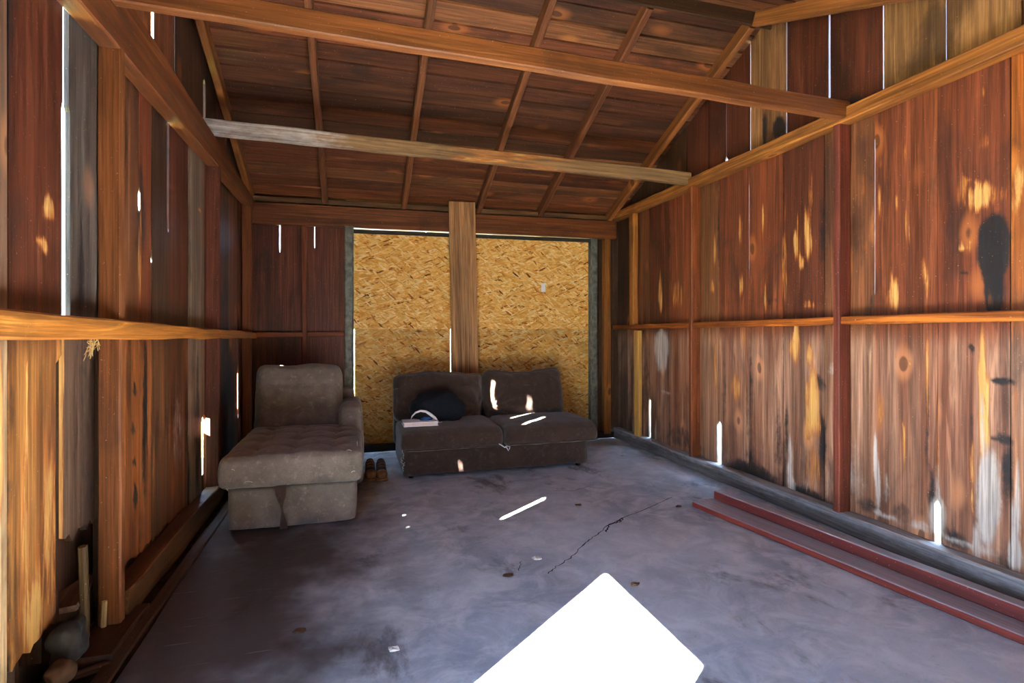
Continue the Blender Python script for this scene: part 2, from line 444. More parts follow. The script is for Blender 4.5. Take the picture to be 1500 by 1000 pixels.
ribbon(mb, [(810, 719), (838, 719), (860, 713), (888, 716)], .003, 1)
ribbon(mb, [(760, 836), (764, 822)], .003, 1)
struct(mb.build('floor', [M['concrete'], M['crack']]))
mb = MB()
mb.grid(lambda u, v: ((-1.02 + .25 * u, FRONT_Y + (5.6 - FRONT_Y) * v, -.055 + .02 * nz(u * 6, v * 40) + .02 * abs(nz(u * 15, v * 90)) + .05 * (1 - u)),), 8, 160)
tag(mb.build('dirt', M['dirt']), 'dark dirt and crumbs between the floor slab and the left wall', 'dirt', None, 'stuff')

mb = MB()  # dense greenery added to block low sun leaking through the left wall
rbox(mb, (-1.72, 3.3, .50), (.55, 4.7, 1.12), .2, 40, lambda u, p: p + Vector((nz(p.x * 9, p.y * 9, p.z * 9), nz(p.x * 9, p.y * 9, p.z * 9 + 5), nz(p.x * 9 + 4, p.y * 9, p.z * 9))) * .06, None, 0, (.5, 3, .8))
tag(mb.build('sun_screen_hedge', M['sun_screen_hedge'], None, True, (-1.72, 3.3, 0)), 'green shrubs added outside to screen low sun, showing through the narrow gap in the left wall', 'sun_screen_hedge', None, 'thing')
# ---- walls
def wall_boards(mb, plane, out, axis, bounds, z0s, zt, tones, stains, gaps, t=.016, mis=None, jag=.012, res=(14, 80), base_gap=.005, low=None, seal=True):
    """gaps: {boundary index: [(za, zb, width), ...]}"""
    def gap(i, z):
        g = base_gap if not gaps.get(i) else .0
        for (a, b, w) in gaps.get(i, []):
            e = .012
            g = max(g, w * smooth(a - e, a + e, z) * (1 - smooth(b - e, b + e, z)))
        return g + (.0006 * nz(i * 3.1, z * 5) if g > .002 else 0)
    for i in range(len(bounds) - 1):
        if tones[i] is None: continue
        ea = lambda z, i=i: bounds[i] + gap(i, z) / 2
        eb = lambda z, i=i: bounds[i + 1] - gap(i + 1, z) / 2
        board(mb, plane, out, axis, ea, eb, z0s[i] if isinstance(z0s, list) else z0s, zt, t, tones[i], stains, res[0], res[1], .004, jag, 0 if mis is None else mis[i], .75, low[i] if isinstance(low, list) else low)
    if seal:                       # battens outside over the closed joints
        for i in range(1, len(bounds) - 1):
            if gaps.get(i) or tones[i] is None or tones[i - 1] is None: continue
            o0, o1 = sorted((plane + out * (t + .004), plane + out * (t + .022)))
            zz0, zz1 = (z0s[i] if isinstance(z0s, list) else z0s) - .02, zt(bounds[i]) - .02
            if axis == 'X': box(mb, (o0, bounds[i] - .03, zz0), (o1, bounds[i] + .03, zz1), DBRN)
            else: box(mb, (bounds[i] - .03, o0, zz0), (bounds[i] + .03, o1, zz1), DBRN)

# right wall ------------------------------------------------------
yb_r = [onX(p, 470, XRB).y for p in (893, 905, 925, 951, 980, 1022, 1053, 1097, 1147, 1207, 1280, 1373, 1481)]
yb_r = [5.62] + [y for y in yb_r if y < 5.6] + [1.38, 1.05, .72, .38, .05, -.3, FRONT_Y]
tones_r = [DBRN, DBRN, BRN, DRED, RED, BRN, RED, RED, DRED, BRN, RED, RED, ORG, RED, BRN, RED, BRN, RED, BRN]
tones_r = [vary(t) for t in (tones_r + [RED] * 5)[:len(yb_r) - 1]]
pale_r = at_right([(967, 425, 4, 33, 1), (992, 430, 9, 30, .7), (1047, 365, 3, 32, .8), (1043, 420, 5, 14, .8), (1085, 330, 4, 32, .9), (1066, 375, 5, 35, .5), (1086, 415, 5, 22, .8),
    (1118, 315, 2, 40, .9), (1122, 435, 4, 30, .8), (1149, 380, 4, 110, .75), (1166, 345, 4, 45, 1), (1182, 340, 6, 48, 1.1), (1187, 270, 4, 40, .8), (1172, 382, 6, 16, 1),
    (1184, 445, 9, 10, .9), (1225, 305, 4, 16, .9), (1262, 262, 3, 28, .8), (1267, 355, 4, 30, .7), (1287, 235, 7, 16, .8), (1289, 285, 4, 40, .7), (1322, 215, 4, 32, .9), (1330, 300, 7, 70, .95),
    (1311, 295, 3, 16, .8), (1345, 300, 3, 40, .5), (1356, 400, 5, 50, .8), (1325, 390, 3, 25, .8), (1307, 425, 10, 34, .95), (1408, 275, 12, 35, .75), (1440, 285, 40, 24, .85), (1424, 335, 4, 30, .8), (1493, 275, 14, 55, .9), (1438, 135, 11, 14, .8), (1440, 205, 12, 20, .6),
    (1420, 262, 6, 8, .9), (1412, 360, 14, 8, .8), (1460, 435, 16, 24, .55),
    # below the rail
    (1048, 530, 3, 55, .9), (1062, 610, 5, 60, .45), (1089, 495, 4, 30, .8), (1077, 565, 8, 28, .8), (1106, 560, 2, 90, .5), (1142, 500, 4, 40, .5), (1165, 500, 9, 40, 1), (1186, 515, 6, 22, .9), (1192, 585, 14, 60, 1.05), (1182, 600, 5, 60, 1), (1192, 690, 14, 60, .6), (1165, 600, 8, 60, .5),
    (1289, 600, 7, 40, .8), (1335, 560, 7, 55, .55), (1322, 640, 6, 55, .8), (1327, 530, 5, 8, .9), (1312, 523, 5, 6, .8), (1359, 560, 4, 120, .7), (1374, 620, 6, 130, .75), (1340, 700, 20, 50, .4), (1437, 540, 8, 70, 1.2), (1440, 610, 10, 80, 1.2), (1424, 680, 6, 40, 1), (1424, 735, 6, 30, .9), (1460, 560, 10, 70, .35), (1487, 600, 5, 150, .9),
    (960, 560, 10, 60, .4), (990, 600, 7, 60, .45), (1000, 530, 4, 40, .5)])
fungus_sheen_r = at_right([(968, 513, 12, 34, 1.2), (975, 575, 14, 4, .7), (960, 635, 3, 30, .7), (1018, 650, 4, 50, .6), (1155, 680, 5, 70, .9), (1160, 715, 8, 25, .8), (1050, 640, 4, 40, .6), (1210, 700, 3, 60, .8), (1284, 690, 4, 66, 1.3), (1301, 720, 3, 40, 1.2), (1372, 755, 14, 30, 1.25), (1371, 690, 4, 60, 1.1), (1446, 730, 18, 80, 1.25), (1437, 620, 6, 60, .75), (1431, 790, 8, 40, .8), (1488, 740, 7, 100, 1.15), (1490, 810, 12, 30, 1.2), (1300, 757, 30, 6, .9), (1350, 770, 40, 7, .9), (1420, 800, 60, 7, .8), (1222, 540, 14, 18, .7), (1258, 610, 3, 20, .6), (1250, 690, 24, 60, .5), (1100, 650, 50, 14, .35), (1180, 710, 40, 14, .4)])  # fungus whites, plus two bluish sheen highlights painted as pale spots
char_shade_r = at_right([(1456, 345, 25, 34, 1.3), (1445, 362, 15, 46, 1.3), (1468, 362, 15, 44, 1.3), (1456, 375, 20, 40, 1.3), (1457, 425, 14, 44, 1.3), (1455, 445, 12, 30, 1.2), (1414, 396, 6, 7, 1), (1200, 560, 12, 14, .8), (1205, 640, 6, 60, .9), (1275, 440, 6, 30, .6), (1467, 558, 24, 8, 1), (1465, 640, 24, 8, .9), (1475, 690, 14, 60, .75), (1422, 510, 8, 8, 1), (1425, 640, 6, 50, .6), (1358, 620, 5, 80, .7), (1365, 720, 8, 40, .9), (1100, 690, 60, 18, .8), (1180, 725, 60, 14, .9), (1270, 740, 25, 14, .6), (1320, 750, 30, 20, .6), (1400, 790, 30, 18, .7), (1470, 820, 20, 20, .6), (1140, 640, 8, 70, .6), (1060, 560, 5, 80, .5), (1000, 640, 40, 20, .6), (1095, 600, 4, 60, .6), (1150, 620, 4, 60, .7), (1205, 330, 7, 90, .6), (1385, 330, 6, 90, .5), (945, 560, 8, 80, .5), (1130, 440, 30, 8, .5), (1330, 460, 60, 6, .5)])  # char, plus the rail's shadow painted in bands above it
st_r = marks(pale_r, fungus_sheen_r, char_shade_r)
def near_i(bounds, y): return min(range(len(bounds)), key=lambda k: abs(bounds[k] - y))
def gaps_r(px): return near_i(yb_r, onX(px, 470, XRB).y)
mb = MB()
g_r = {gaps_r(1019): [(0, .62, .035)], gaps_r(1053): [(0, .45, .05)], gaps_r(951): [(0, .5, .03)], gaps_r(1094): [(1.6, 2.3, .006)], gaps_r(1280): [(1.4, 2.3, .006)], gaps_r(1373): [(0, .32, .03)]}
# the boards run from high y to low y here
yr = yb_r[::-1]; n_ = len(yr) - 1
gr2 = {n_ - k: v for k, v in g_r.items()}
wall_boards(mb, XRB, 1, 'X', yr, .10, lambda y: 2.50, tones_r[::-1], st_r, gr2, low=(srgb('#bb9076'), .75))
yg = [5.62, 5.25, 4.9, 4.55, 4.22, 3.9] + [onX(p, 100, XRB).y for p in (1063, 1098, 1151, 1214, 1293, 1385)] + [1.68, 1.35, 1.0, .66, .3, -.05, -.4, FRONT_Y]
GT = srgb('#966a42')
tg = [DBRN, DBRN, DBRN, DBRN, DRED, DRED, DRED, GT, DRED, DRED, GT, GT, BRN, DBRN, BRN, BRN, DBRN, BRN, DBRN]
ggr = {}
for k, px in enumerate((1063, 1098, 1151, 1214, 1293, 1385)):
    ggr[len(yg) - 1 - (6 + k)] = [(2.42, 4, (.005, .013, .006, .012, .010, .006)[k])]
ggr[len(yg) - 1 - 6].append((2.42, 2.58, .03))
wall_boards(mb, XRB + .004, 1, 'X', yg[::-1], 2.47, lambda y: deck_z(y) + .01, [vary(t, .08) for t in tg][::-1], marks(at_right([(1130, 110, 14, 80, .25)]), [], at_right([(1140, 185, 14, 20, 1), (1250, 150, 30, 20, .7), (1120, 190, 5, 40, .9)])), ggr, res=(10, 30))
struct(mb.build('wall_right', M['wall']))

# left wall -------------------------------------------------------
yl = [FRONT_Y, -.38, -.07, .70, 1.05, 1.42, 1.83, 1.945, 2.285, 2.60, 2.95, 3.10, 3.375, 3.73, 4.085, 4.42, 4.82, 5.22, 5.62]
tl = [BRN, BRN, None, RED, BRN, RED, srgb('#7a5c46'), srgb('#653220'), srgb('#5f554d'), BRN, RED, DBRN, DRED, GRY, RED, DBRN, BRN, DRED]
low_lit_l = [None] * 5 + [(srgb('#d09a5c'), .7), (srgb('#ecca94'), 1.1), (srgb('#d8964a'), .8), None, (srgb('#b8682c'), .85), (srgb('#b06a34'), .8), (srgb('#9a6238'), .7), (srgb('#a8622e'), .7), (srgb('#a88468'), .8), (srgb('#8a4a26'), .7), None, None, None]  # golden lower tones: bounce from the sunlit floor painted into the boards
z0l = [.1, .1, .1, .1, .1, .1, .10, .20, 1.235, .15, .15, .14, .13, .12, .12, .12, .1, .1]
pale_l = at_left([(2, 640, 5, 140, 1.3), (75, 790, 30, 160, .8), (38, 800, 7, 170, 1.0), (43, 600, 4, 110, .9), (55, 590, 6, 100, .6), (70, 700, 8, 200, .6), (25, 900, 14, 70, .7), (55, 900, 22, 80, .9), (76, 303, 11, 25, 1), (65, 350, 12, 8, .8), (72, 368, 9, 10, .7), (206, 370, 3, 90, .8), (216, 640, 5, 110, .6), (225, 700, 4, 80, .6), (240, 600, 4, 90, .5), (262, 560, 10, 120, .35), (293, 308, 3, 4, 1), (12, 340, 5, 200, .3)])
white_l = at_left([(262, 640, 12, 80, .5), (262, 300, 10, 100, .25)])
char_shade_l = at_left([(199, 570, 4, 12, 1), (196, 628, 4, 12, 1), (197, 676, 3, 10, 1), (199, 725, 4, 20, 1), (213, 600, 6, 150, .8), (207, 310, 8, 100, .7), (20, 590, 4, 60, .6), (40, 440, 60, 14, .5), (250, 450, 60, 14, .5), (120, 400, 8, 120, .8), (290, 620, 5, 150, .7), (335, 600, 14, 120, .8)])  # char, with the upward shadow of the rail painted as wide bands
st_l = marks(pale_l, white_l, char_shade_l)
gl = {3: [], 6: [(1.80, 2.18, .034)], 8: [(0, 1.1, .13), (1.0, 2.0, .05), (1.9, 2.6, .034)], 10: [(1.77, 1.87, .021)], 11: [(1.55, 1.58, .018)], 12: [(1.74, 2.38, .045)], 14: [(.10, .62, .125)], 15: [(1.27, 1.36, .03)], 17: [(.45, .85, .05)]}
mb = MB()
wall_boards(mb, XLB, -1, 'X', yl, z0l, lambda y: 2.50, [None if t is None else vary(t, .08) for t in tl], st_l, gl, jag=.03, low=low_lit_l)
board(mb, XLB, -1, 'X', lambda z: -.07, lambda z: .70, 2.08, lambda y: 2.5, .016, BRN, st_l, 10, 14)
ygl = [FRONT_Y, -.3, .1, .45, .8, 1.15, 1.49, 1.83, 2.16, 2.50, 2.80, 3.14, 3.49, 3.80, 4.11, 4.45, 4.8, 5.15, 5.62]
ggl = {8: [(2.60, 2.64, .03)], 9: [(2.57, 2.93, .033)], 10: [(2.55, 3.05, .033)], 11: [(2.5, 3.3, .040)], 12: [(2.5, 3.3, .042)], 14: [(2.5, 2.9, .042)]}
tgl = [DBRN] * 9 + [BRN, BRN, BRN, DBRN, DBRN, DBRN, DRED, DBRN, DBRN]
wall_boards(mb, XLB - .004, -1, 'X', ygl, 2.47, lambda y: deck_z(y) + .01, [vary(t, .08) for t in tgl], marks([], [], []), ggl, res=(8, 24))
# outside battens added beside the open joints to block the sun
def batten(y, z0, z1, d=.07): box(mb, (XLB - .018 - d, y - .11, z0), (XLB - .016, y, z1), DBRN)
box(mb, (XLB - .13, 2.05, -.06), (XLB - .11, 2.75, .80), DBRN); box(mb, (XLB - .13, 2.05, .79), (XLB - .045, 2.75, .81), DBRN)  # unseen outer box added to keep daylight out of the hole
box(mb, (XLB - .13, 2.03, -.06), (XLB - .03, 2.05, .80), DBRN); box(mb, (XLB - .13, 2.75, -.06), (XLB - .03, 2.77, .80), DBRN)
box(mb, (XLB - .05, 2.75, -.06), (XLB - .026, 5.62, .21), DBRN); box(mb, (XLB - .10, .75, -.06), (XLB - .08, 2.05, .36), DBRN)  # unseen skirts added to stop light under the board ends
batten(2.285 - .0275, .1, 2.55); batten(3.375 - .022, 1.4, 2.55, .11); batten(4.085 - .063, 0, 1.0, .10); batten(5.22 - .035, 0, 1.2)
batten(3.14 - .02, 2.93, 3.35); batten(3.49 - .021, 2.55, 3.35); batten(4.11 - .021, 2.5, 3.0)
struct(mb.build('wall_left', M['wall']))

# back wall -------------------------------------------------------
xb = [-1.0, -.686, -.374, -.08]
mb = MB()
wall_boards(mb, YBB, 1, 'Y', xb, .06, lambda y: 2.48, [vary(DRED, .05), vary(MAR, .05), vary(MAR, .05)], marks([], [], [(-.83, 1.85, .12, .2, .5), (-.5, .85, .3, .1, .4)]), {1: [(1.96, 2.3, .010)], 2: [(2.0, 2.3, .006)]})  # dark mark over the chaise back paints its shadow on the wall
wall_boards(mb, YBB, 1, 'Y', [2.52, 2.9], .06, lambda y: 2.48, [DBRN], marks([], [], []), {})
wall_boards(mb, YBB + .03, 1, 'Y', [-.1, .17, .70, 1.36, 2.0, 2.6], 2.20, lambda y: 2.48, [DBRN] * 5, marks([], [], []), {1: [(2.19, 2.29, .014)], 2: [(2.19, 2.29, .014)], 3: [(2.19, 2.29, .014)]}, res=(6, 6), jag=.0)
box(mb, (-1.06, 5.605, 2.36), (2.96, 5.63, 2.56), DBRN)
struct(mb.build('wall_back', M['dim']))
# front wall behind the viewer
mb = MB()
xf = [-1.0, -.65, -.3, .05, .4, .75, 1.1, 1.45, 1.8, 2.15, 2.5, 2.9]
wall_boards(mb, FRONT_Y - .02, -1, 'Y', xf, .06, lambda y: 2.55, [vary(t) for t in [RED, BRN, DBRN, RED, BRN, RED, BRN, RED, DRED, RED, BRN]], marks([], [], []), {}, res=(6, 20))
struct(mb.build('wall_front', M['dim']))

# roof: boards on the rafters, one skin over them -----------------
mb = MB()
def roof_strip(ya, yb_, tone):
    off = (random.uniform(0, 60), random.uniform(0, 60), random.uniform(0, 60))
    sag = random.uniform(-.002, .002)
    def F(u, v, d):
        x = -1.06 + 4.02 * u; y = ya + (yb_ - ya) * v
        z = deck_z(y) + d + sag + .006 * (v - .5) + .002 * nz(x * 2, off[0])
        return (x, y, z), (y - ya + off[0], d + off[1], x + off[2]), tone
    n = 40
    a = mb.grid(lambda u, v: F(u, v, 0), n, 2, 0, True); b = mb.grid(lambda u, v: F(u, v, .019), n, 2)
    for k in range(n):
        mb.face((a[k][0], a[k + 1][0], b[k + 1][0], b[k][0])); mb.face((a[k + 1][2], a[k][2], b[k][2], b[k + 1][2]))
w_ = .135; y = 5.66
DECK = [srgb(h) for h in ('#7d4429', '#724026', '#643721', '#805231', '#753e24', '#553220')]
while y > FRONT_Y - .1:
    b_ = max(y - w_ * random.uniform(.94, 1.04), FRONT_Y - .12)
    if y > RIDGE_Y > b_: b_ = RIDGE_Y
    roof_strip(b_ + .006, y - .004, vary(random.choice(DECK), .16)); y = b_
for (ya, yb_) in ((RIDGE_Y, 5.75), (.935, RIDGE_Y), (FRONT_Y - .15, .935)):
    i = [mb.vert((x, yy, deck_z(min(yy, 5.75)) + .024), None, DBRN) for x, yy in ((-1.08, ya), (2.98, ya), (2.98, yb_), (-1.08, yb_))]
    mb.face(i)
struct(mb.build('ceiling', M['deck']))

# ================================================================== framing timbers, each one a thing
# rafters of the back slope
raf = [(-.93, 'short orange-brown rafter against the left gable boards'), (-.276, 'rafter falling to the back wall above the chaise backrest'),
       (.47, 'rafter meeting the back wall above the left particleboard panels'), (1.23, 'rafter meeting the back wall just right of the tall plank top'),
       (1.90, 'rafter meeting the back wall above the right particleboard panels'), (2.72, 'sloping end rafter against the right gable boards')]
for x, lb in raf:
    y0, y1 = 5.60, RIDGE_Y + .03
    stick('rafter', (x, y0, rafter_z(y0) + .05), (x, y1, rafter_z(y1) + .05), .05, .10, vary(BRN if x not in (-.93, 2.72) else srgb('#8a5428'), .1), M['timber'], lb, 'rafter', 'roof rafters of the back slope')
stick('rafter', (2.72, RIDGE_Y - .03, rafter_z(RIDGE_Y - .03) + .05), (2.72, 1.0, rafter_z(1.0) + .05), .05, .10, srgb('#8a5428'), M['timber'], 'end rafter at the top right running from the ridge towards the viewer', 'rafter')
o = stick('ridge_beam', (-1.0, RIDGE_Y, RIDGE_Z + .06), (2.9, RIDGE_Y, RIDGE_Z + .06), .025, .12, DBRN, M['timber']); struct(o)
# tie beams
bl, br = Vector((-1.0, 2.44, 2.52)), Vector((2.80, 2.52, 2.50))
stick('tie_beam', bl, br, .055, .10, srgb('#7e4a26'), M['timber'], 'nearer orange-brown tie beam crossing the top of the shed', 'tie beam', rough=.004,
      stain=lambda c: (.35 * smooth(.2, .6, nz(c.x * 2.3, c.z * 8, 1)), 0, 0))
stick('tie_beam', (-1.0, 4.08, 2.58), (2.80, 4.08, 2.52), .05, .105, srgb('#8a6a48'), M['timber'], 'farther tie beam with a greyed left end', 'tie beam', rough=.004,
      stain=lambda c: (.62 * smooth(.3, 1.0, c.x) * (1 - smooth(1.4, 2.1, c.x)), .75 * (1 - smooth(-.4, .4, c.x)), 0))
# wall plates
rp = [onX(885, 318, XR), onX(1100, 219, XR), onX(1500, 36, XR)]
zr_hi, zr_lo = onX(1240, 155, XR).z, onX(1240, 176, XR).z
zt_, zb_ = onX(1100, 219, XR).z, onX(1100, 236, XR).z
stick('wall_plate', (XR + .045, 5.6, (zt_ + zb_) / 2 - .005), (XR + .045, FRONT_Y, (zt_ + zb_) / 2 + .01), .09, zt_ - zb_, srgb('#9a5f2a'), M['rail'], 'long orange wall plate running along the top of the right wall', 'wall plate', rough=.005)
p_near, p_far = (onX(192, 0, XL).z, onX(190, 88, XL).z), (2.42, 2.33)
def ext(y): # the left plate deepens towards the viewer
    k = (5.5 - y) / (5.5 - 2.5); return p_far[0] + (p_near[0] - p_far[0]) * k, p_far[1] + (p_near[1] - p_far[1]) * k
a, b = ext(5.6), ext(FRONT_Y)
stick('wall_plate', (XL - .04, 5.6, sum(a) / 2), (XL - .04, 1.2, sum(ext(1.2)) / 2), .08, a[0] - a[1], srgb('#7e4824'), M['timber'], 'deep brown wall plate slanting along the top of the left wall', 'wall plate', h1=ext(1.2)[0] - ext(1.2)[1])
stick('wall_plate', (-.98, YB + .04, 2.29), (2.80, YB + .04, 2.32), .08, .20, srgb('#74401f'), M['timber'], 'wide brown plate across the back wall above the opening', 'wall plate')
stick('top_strip', (-.98, YB + .045, 2.43), (2.80, YB + .045, 2.45), .07, .045, srgb('#6a4a2c'), M['timber'], 'thin strip lying on top of the back plate under the rafters', 'timber strip')
# right studs and rails
def rstud(px, z0, z1, w, tone, mat, lb, d=.09, dx=0):
    y = onX(px, 470, XR).y
    return stick('wall_stud', (XR + d / 2 + dx, y + w / 2, z0), (XR + d / 2 + dx, y + w / 2, z1), w, d, tone, mat, lb, 'wall stud', 'studs of the right wall', up=(1, 0, 0))
rstud(1229, .115, zb_, .045, srgb('#74382a'), M['timber'], 'tall red-brown stud in the middle of the right wall, beside the red boards')
rstud(1013, .115, zb_, .045, srgb('#7c4020'), M['timber'], 'stud of the right wall under the end of the farther tie beam')
rstud(925, 1.25, zb_, .09, srgb('#a5672c'), M['timber'], 'short orange stud above the rail near the right back corner', .06, .02)
rstud(932, .115, 1.2, .09, srgb('#dba455'), M['new'], 'pale new pine stud below the rail near the right back corner', .05, .02)
stick('wall_stud', (2.70, YB + .05, .05), (2.70, YB + .05, 2.25), .08, .07, srgb('#84501f'), M['timber'], 'brown corner stud between the right steel post and the right wall', 'wall stud', 'studs of the right wall', up=(0, 1, 0))
def rrail(ya, yb_, lb, zf=1.235, zn=1.268):
    za = zf + (zn - zf) * (5.5 - ya) / 4; zb2 = zf + (zn - zf) * (5.5 - yb_) / 4
    stick('wall_rail', (XR + .05, ya, za), (XR + .05, yb_, zb2), .08, .048, srgb('#97501c'), M['rail'], lb, 'wall rail', 'rails of the right wall', rough=.004)
y1, y2 = onX(1229, 470, XR).y, onX(1013, 470, XR).y
rrail(5.5, y2 + .05, 'right wall rail between the back corner and the first tall stud')
rrail(y2 - .003, y1 + .05, 'right wall rail between the two tall studs')
rrail(y1 - .003, .2, 'right wall rail from the middle stud out towards the viewer')
# left studs and rail
def lstud(y, w, z0, tone, lb, z1=None, d=.08):
    return stick('wall_stud', (XL - d / 2, y, z0), (XL - d / 2, y, ext(y)[1] + .01 if z1 is None else z1), w, d, tone, M['timber'], lb, 'wall stud', 'studs of the left wall', up=(1, 0, 0))
lstud(2.53, .045, .03, srgb('#7d4a26'), 'wide near stud of the left wall with a pale shim at its foot')
lstud(4.165, .06, .03, srgb('#6a3826'), 'middle stud of the left wall beside the narrow daylight gap', d=.085)
lstud(5.36, .05, .03, srgb('#7d4522'), 'stud in the left back corner')
stick('wall_rail', (XL + .005, 5.5, 1.155), (XL + .005, 1.1, 1.225), .035, .055, srgb('#b8732e'), M['rail'], 'thick orange rail across the left wall at mid height', 'wall rail', h1=.085, rough=.006,
      stain=lambda c: (.6 * smooth(.0, .5, nz(c.y * 3, 2.2)) * (1 - smooth(2.4, 3.4, c.y)), 0, 0))
# back wall stud and rail
stick('wall_stud', (-.455, YB + .06, .06), (-.475, YB + .06, 2.225), .045, .05, srgb('#7d3f22'), M['timber'], 'slim red-brown stud behind the chaise in the back wall', 'wall stud', up=(0, 1, 0))
stick('wall_rail', (-.93, YB + .055, 1.16), (-.48, YB + .055, 1.162), .05, .05, srgb('#7d3f22'), M['timber'], 'back wall rail left of the slim stud', 'wall rail', 'rails of the back wall')
stick('wall_rail', (-.435, YB + .055, 1.162), (-.09, YB + .055, 1.165), .05, .05, srgb('#7d3f22'), M['timber'], 'back wall rail right of the slim stud', 'wall rail', 'rails of the back wall')
# sills
stick('foot_block', (-.93, 2.66, .012), (-.93, 2.28, .012), .17, .035, srgb('#4a3020'), M['timber'], 'flat dark board under the foot of the near left stud', 'board', rough=.006)
dusty = lambda c: (0, .8 + .4 * nz(c.y * 1.5, c.x * 20, c.z * 9) if c.z > .1 else .1, 0)
stick('sill_plate', (2.85, 5.5, .058), (2.83, FRONT_Y, .058), .13, .115, srgb('#6b6663'), M['grey'], 'dusty grey sill beam on the floor along the right wall', 'sill', rough=.012, stain=dusty, nseg=90)
stick('sill_plate', (-.945, 5.5, .065), (-.945, 2.575, .065), .10, .13, srgb('#6e4a2c'), M['timber'], 'worn brown sill beam under the left wall boards', 'sill', rough=.014, nseg=70)
stick('loose_board', (-.835, 4.6, -.012), (-.835, 1.45, -.012), .06, .04, srgb('#4a3322'), M['timber'], 'dark narrow board lying along the left edge of the floor slab', 'board', rough=.008, nseg=50)
stick('sill_plate', (-.98, YB + .06, .04), (2.78, YB + .06, .04), .08, .07, srgb('#2f251f'), M['timber'], 'dark sill beam at the foot of the back wall', 'sill')

# ================================================================== the boarded opening
# steel posts
def steel_post(xc, name_lb, x2):
    mb = MB()
    w, d, t = .085, .06, .006
    y0 = YB - .005; zt2 = 2.21
    box(mb, (xc - w / 2, y0, .0), (xc + w / 2, y0 + t, zt2)); box(mb, (xc - w / 2, y0, 0), (xc - w / 2 + t, y0 + d, zt2)); box(mb, (xc + w / 2 - t, y0, 0), (xc + w / 2, y0 + d, zt2))
    e = empty('steel_post', (xc, y0, 0), name_lb, 'post', 'steel posts of the opening')
    mb.build('channel', M['steel'], e, origin=(xc, y0, 0))
    m2 = MB(); tube(m2, [(x2, y0 - .004, .05), (x2, y0 - .004, 2.15)], .008)
    m2.build('track_edge', M['steel'], e, origin=(x2, y0, .05))
    for z in (2.12, 1.62, .7):
        m3 = MB(); tube(m3, [(xc, y0 - .012, z), (xc, y0 + .002, z)], .011, 10); m3.build('bolt', M['steel'], e, origin=(xc, y0, z))
steel_post(-.055, 'greyed steel post left of the particleboard, behind the chaise arm', -.018)
steel_post(2.525, 'dark steel post right of the particleboard', 2.488)
stick('header_bar', (-.02, YB + .045, 2.17), (2.50, YB + .045, 2.195), .04, .035, srgb('#3a3630'), M['grey'], 'dark bar across the top of the boarded opening', 'bar')
def panel(x0, x1, z0, z1, mat, lb, ztl=None, off=0):
    mb = MB(); r = (random.uniform(0, 20), 0, random.uniform(0, 20)); zl = z1 if ztl is None else ztl
    Y0 = YBB + off; t = .012
    def F(u, v, d):
        top = zl + (z1 - zl) * u; x = x0 + (x1 - x0) * u; z = z0 + (top - z0) * v
        return (x, Y0 + d + .003 * nz(x * 2, z * 2), z), (x + r[0], d, z + r[2])
    a = mb.grid(lambda u, v: F(u, v, 0), 10, 10); b = mb.grid(lambda u, v: F(u, v, t), 10, 10, 0, True)
    for ra, rb, fl in ((a[0], b[0], 1), (a[-1], b[-1], 0), ([c[0] for c in a], [c[0] for c in b], 0), ([c[-1] for c in a], [c[-1] for c in b], 1)):
        for k in range(10):
            q = (ra[k], ra[k + 1], rb[k + 1], rb[k]); mb.face(q[::-1] if fl else q)
    o = mb.build('particleboard_panel', mat, None, origin=((x0 + x1) / 2, Y0, z0))
    return tag(o, lb, 'panel', 'particleboard panels in the opening', 'thing')
panel(-.02, .955, 1.214, 2.182, M['osb'], 'upper particleboard panel left of the tall plank', 2.170)
pu = panel(.956, 2.50, 1.218, 2.198, M['osb'], 'upper particleboard panel right of the tall plank, with white sticker', 2.184)
panel(-.003, .945, .075, 1.214, M['osb_dark'], 'lower darker particleboard panel beside the chaise arm')
panel(.952, 2.50, .075, 1.218, M['osb_dark'], 'lower darker particleboard panel behind the right half of the loveseat')
c0 = onY(796, 421, YBB - .004)
mb = MB(); box(mb, (c0.x - .024, c0.y, c0.z - .048), (c0.x + .024, c0.y + .003, c0.z + .048))
stk = mb.build('sticker', M['white'], pu, origin=c0); stk['label'] = 'small white printed sticker'
mb = MB()
def bar(x, z, w, h): box(mb, (c0.x + x - w / 2, c0.y - .0012, c0.z + z - h / 2), (c0.x + x + w / 2, c0.y + .001, c0.z + z + h / 2))
bar(0, .033, .018, .004); bar(.006, .026, .004, .016); bar(0, .024, .012, .003); bar(-.002, 0, .014, .012); bar(.0, -.012, .008, .004); bar(0, -.026, .016, .005)
mb.build('printing', M['print'], stk, origin=c0)
pt, pb = onY(676.5, 296, YB - .025), onY(682, 548, YB - .025)
k = (0 - pb.z) / (pt.z - pb.z); pf = pb + (pt - pb) * k
stick('plank', (pf.x, YB - .022, .0), (pt.x, YB - .022, pt.z), .272, .038, srgb('#a87a50'), M['plank'], 'tall wide sawn plank standing upright in front of the particleboard', 'plank', up=(0, 1, 0), nseg=40, rough=.002)

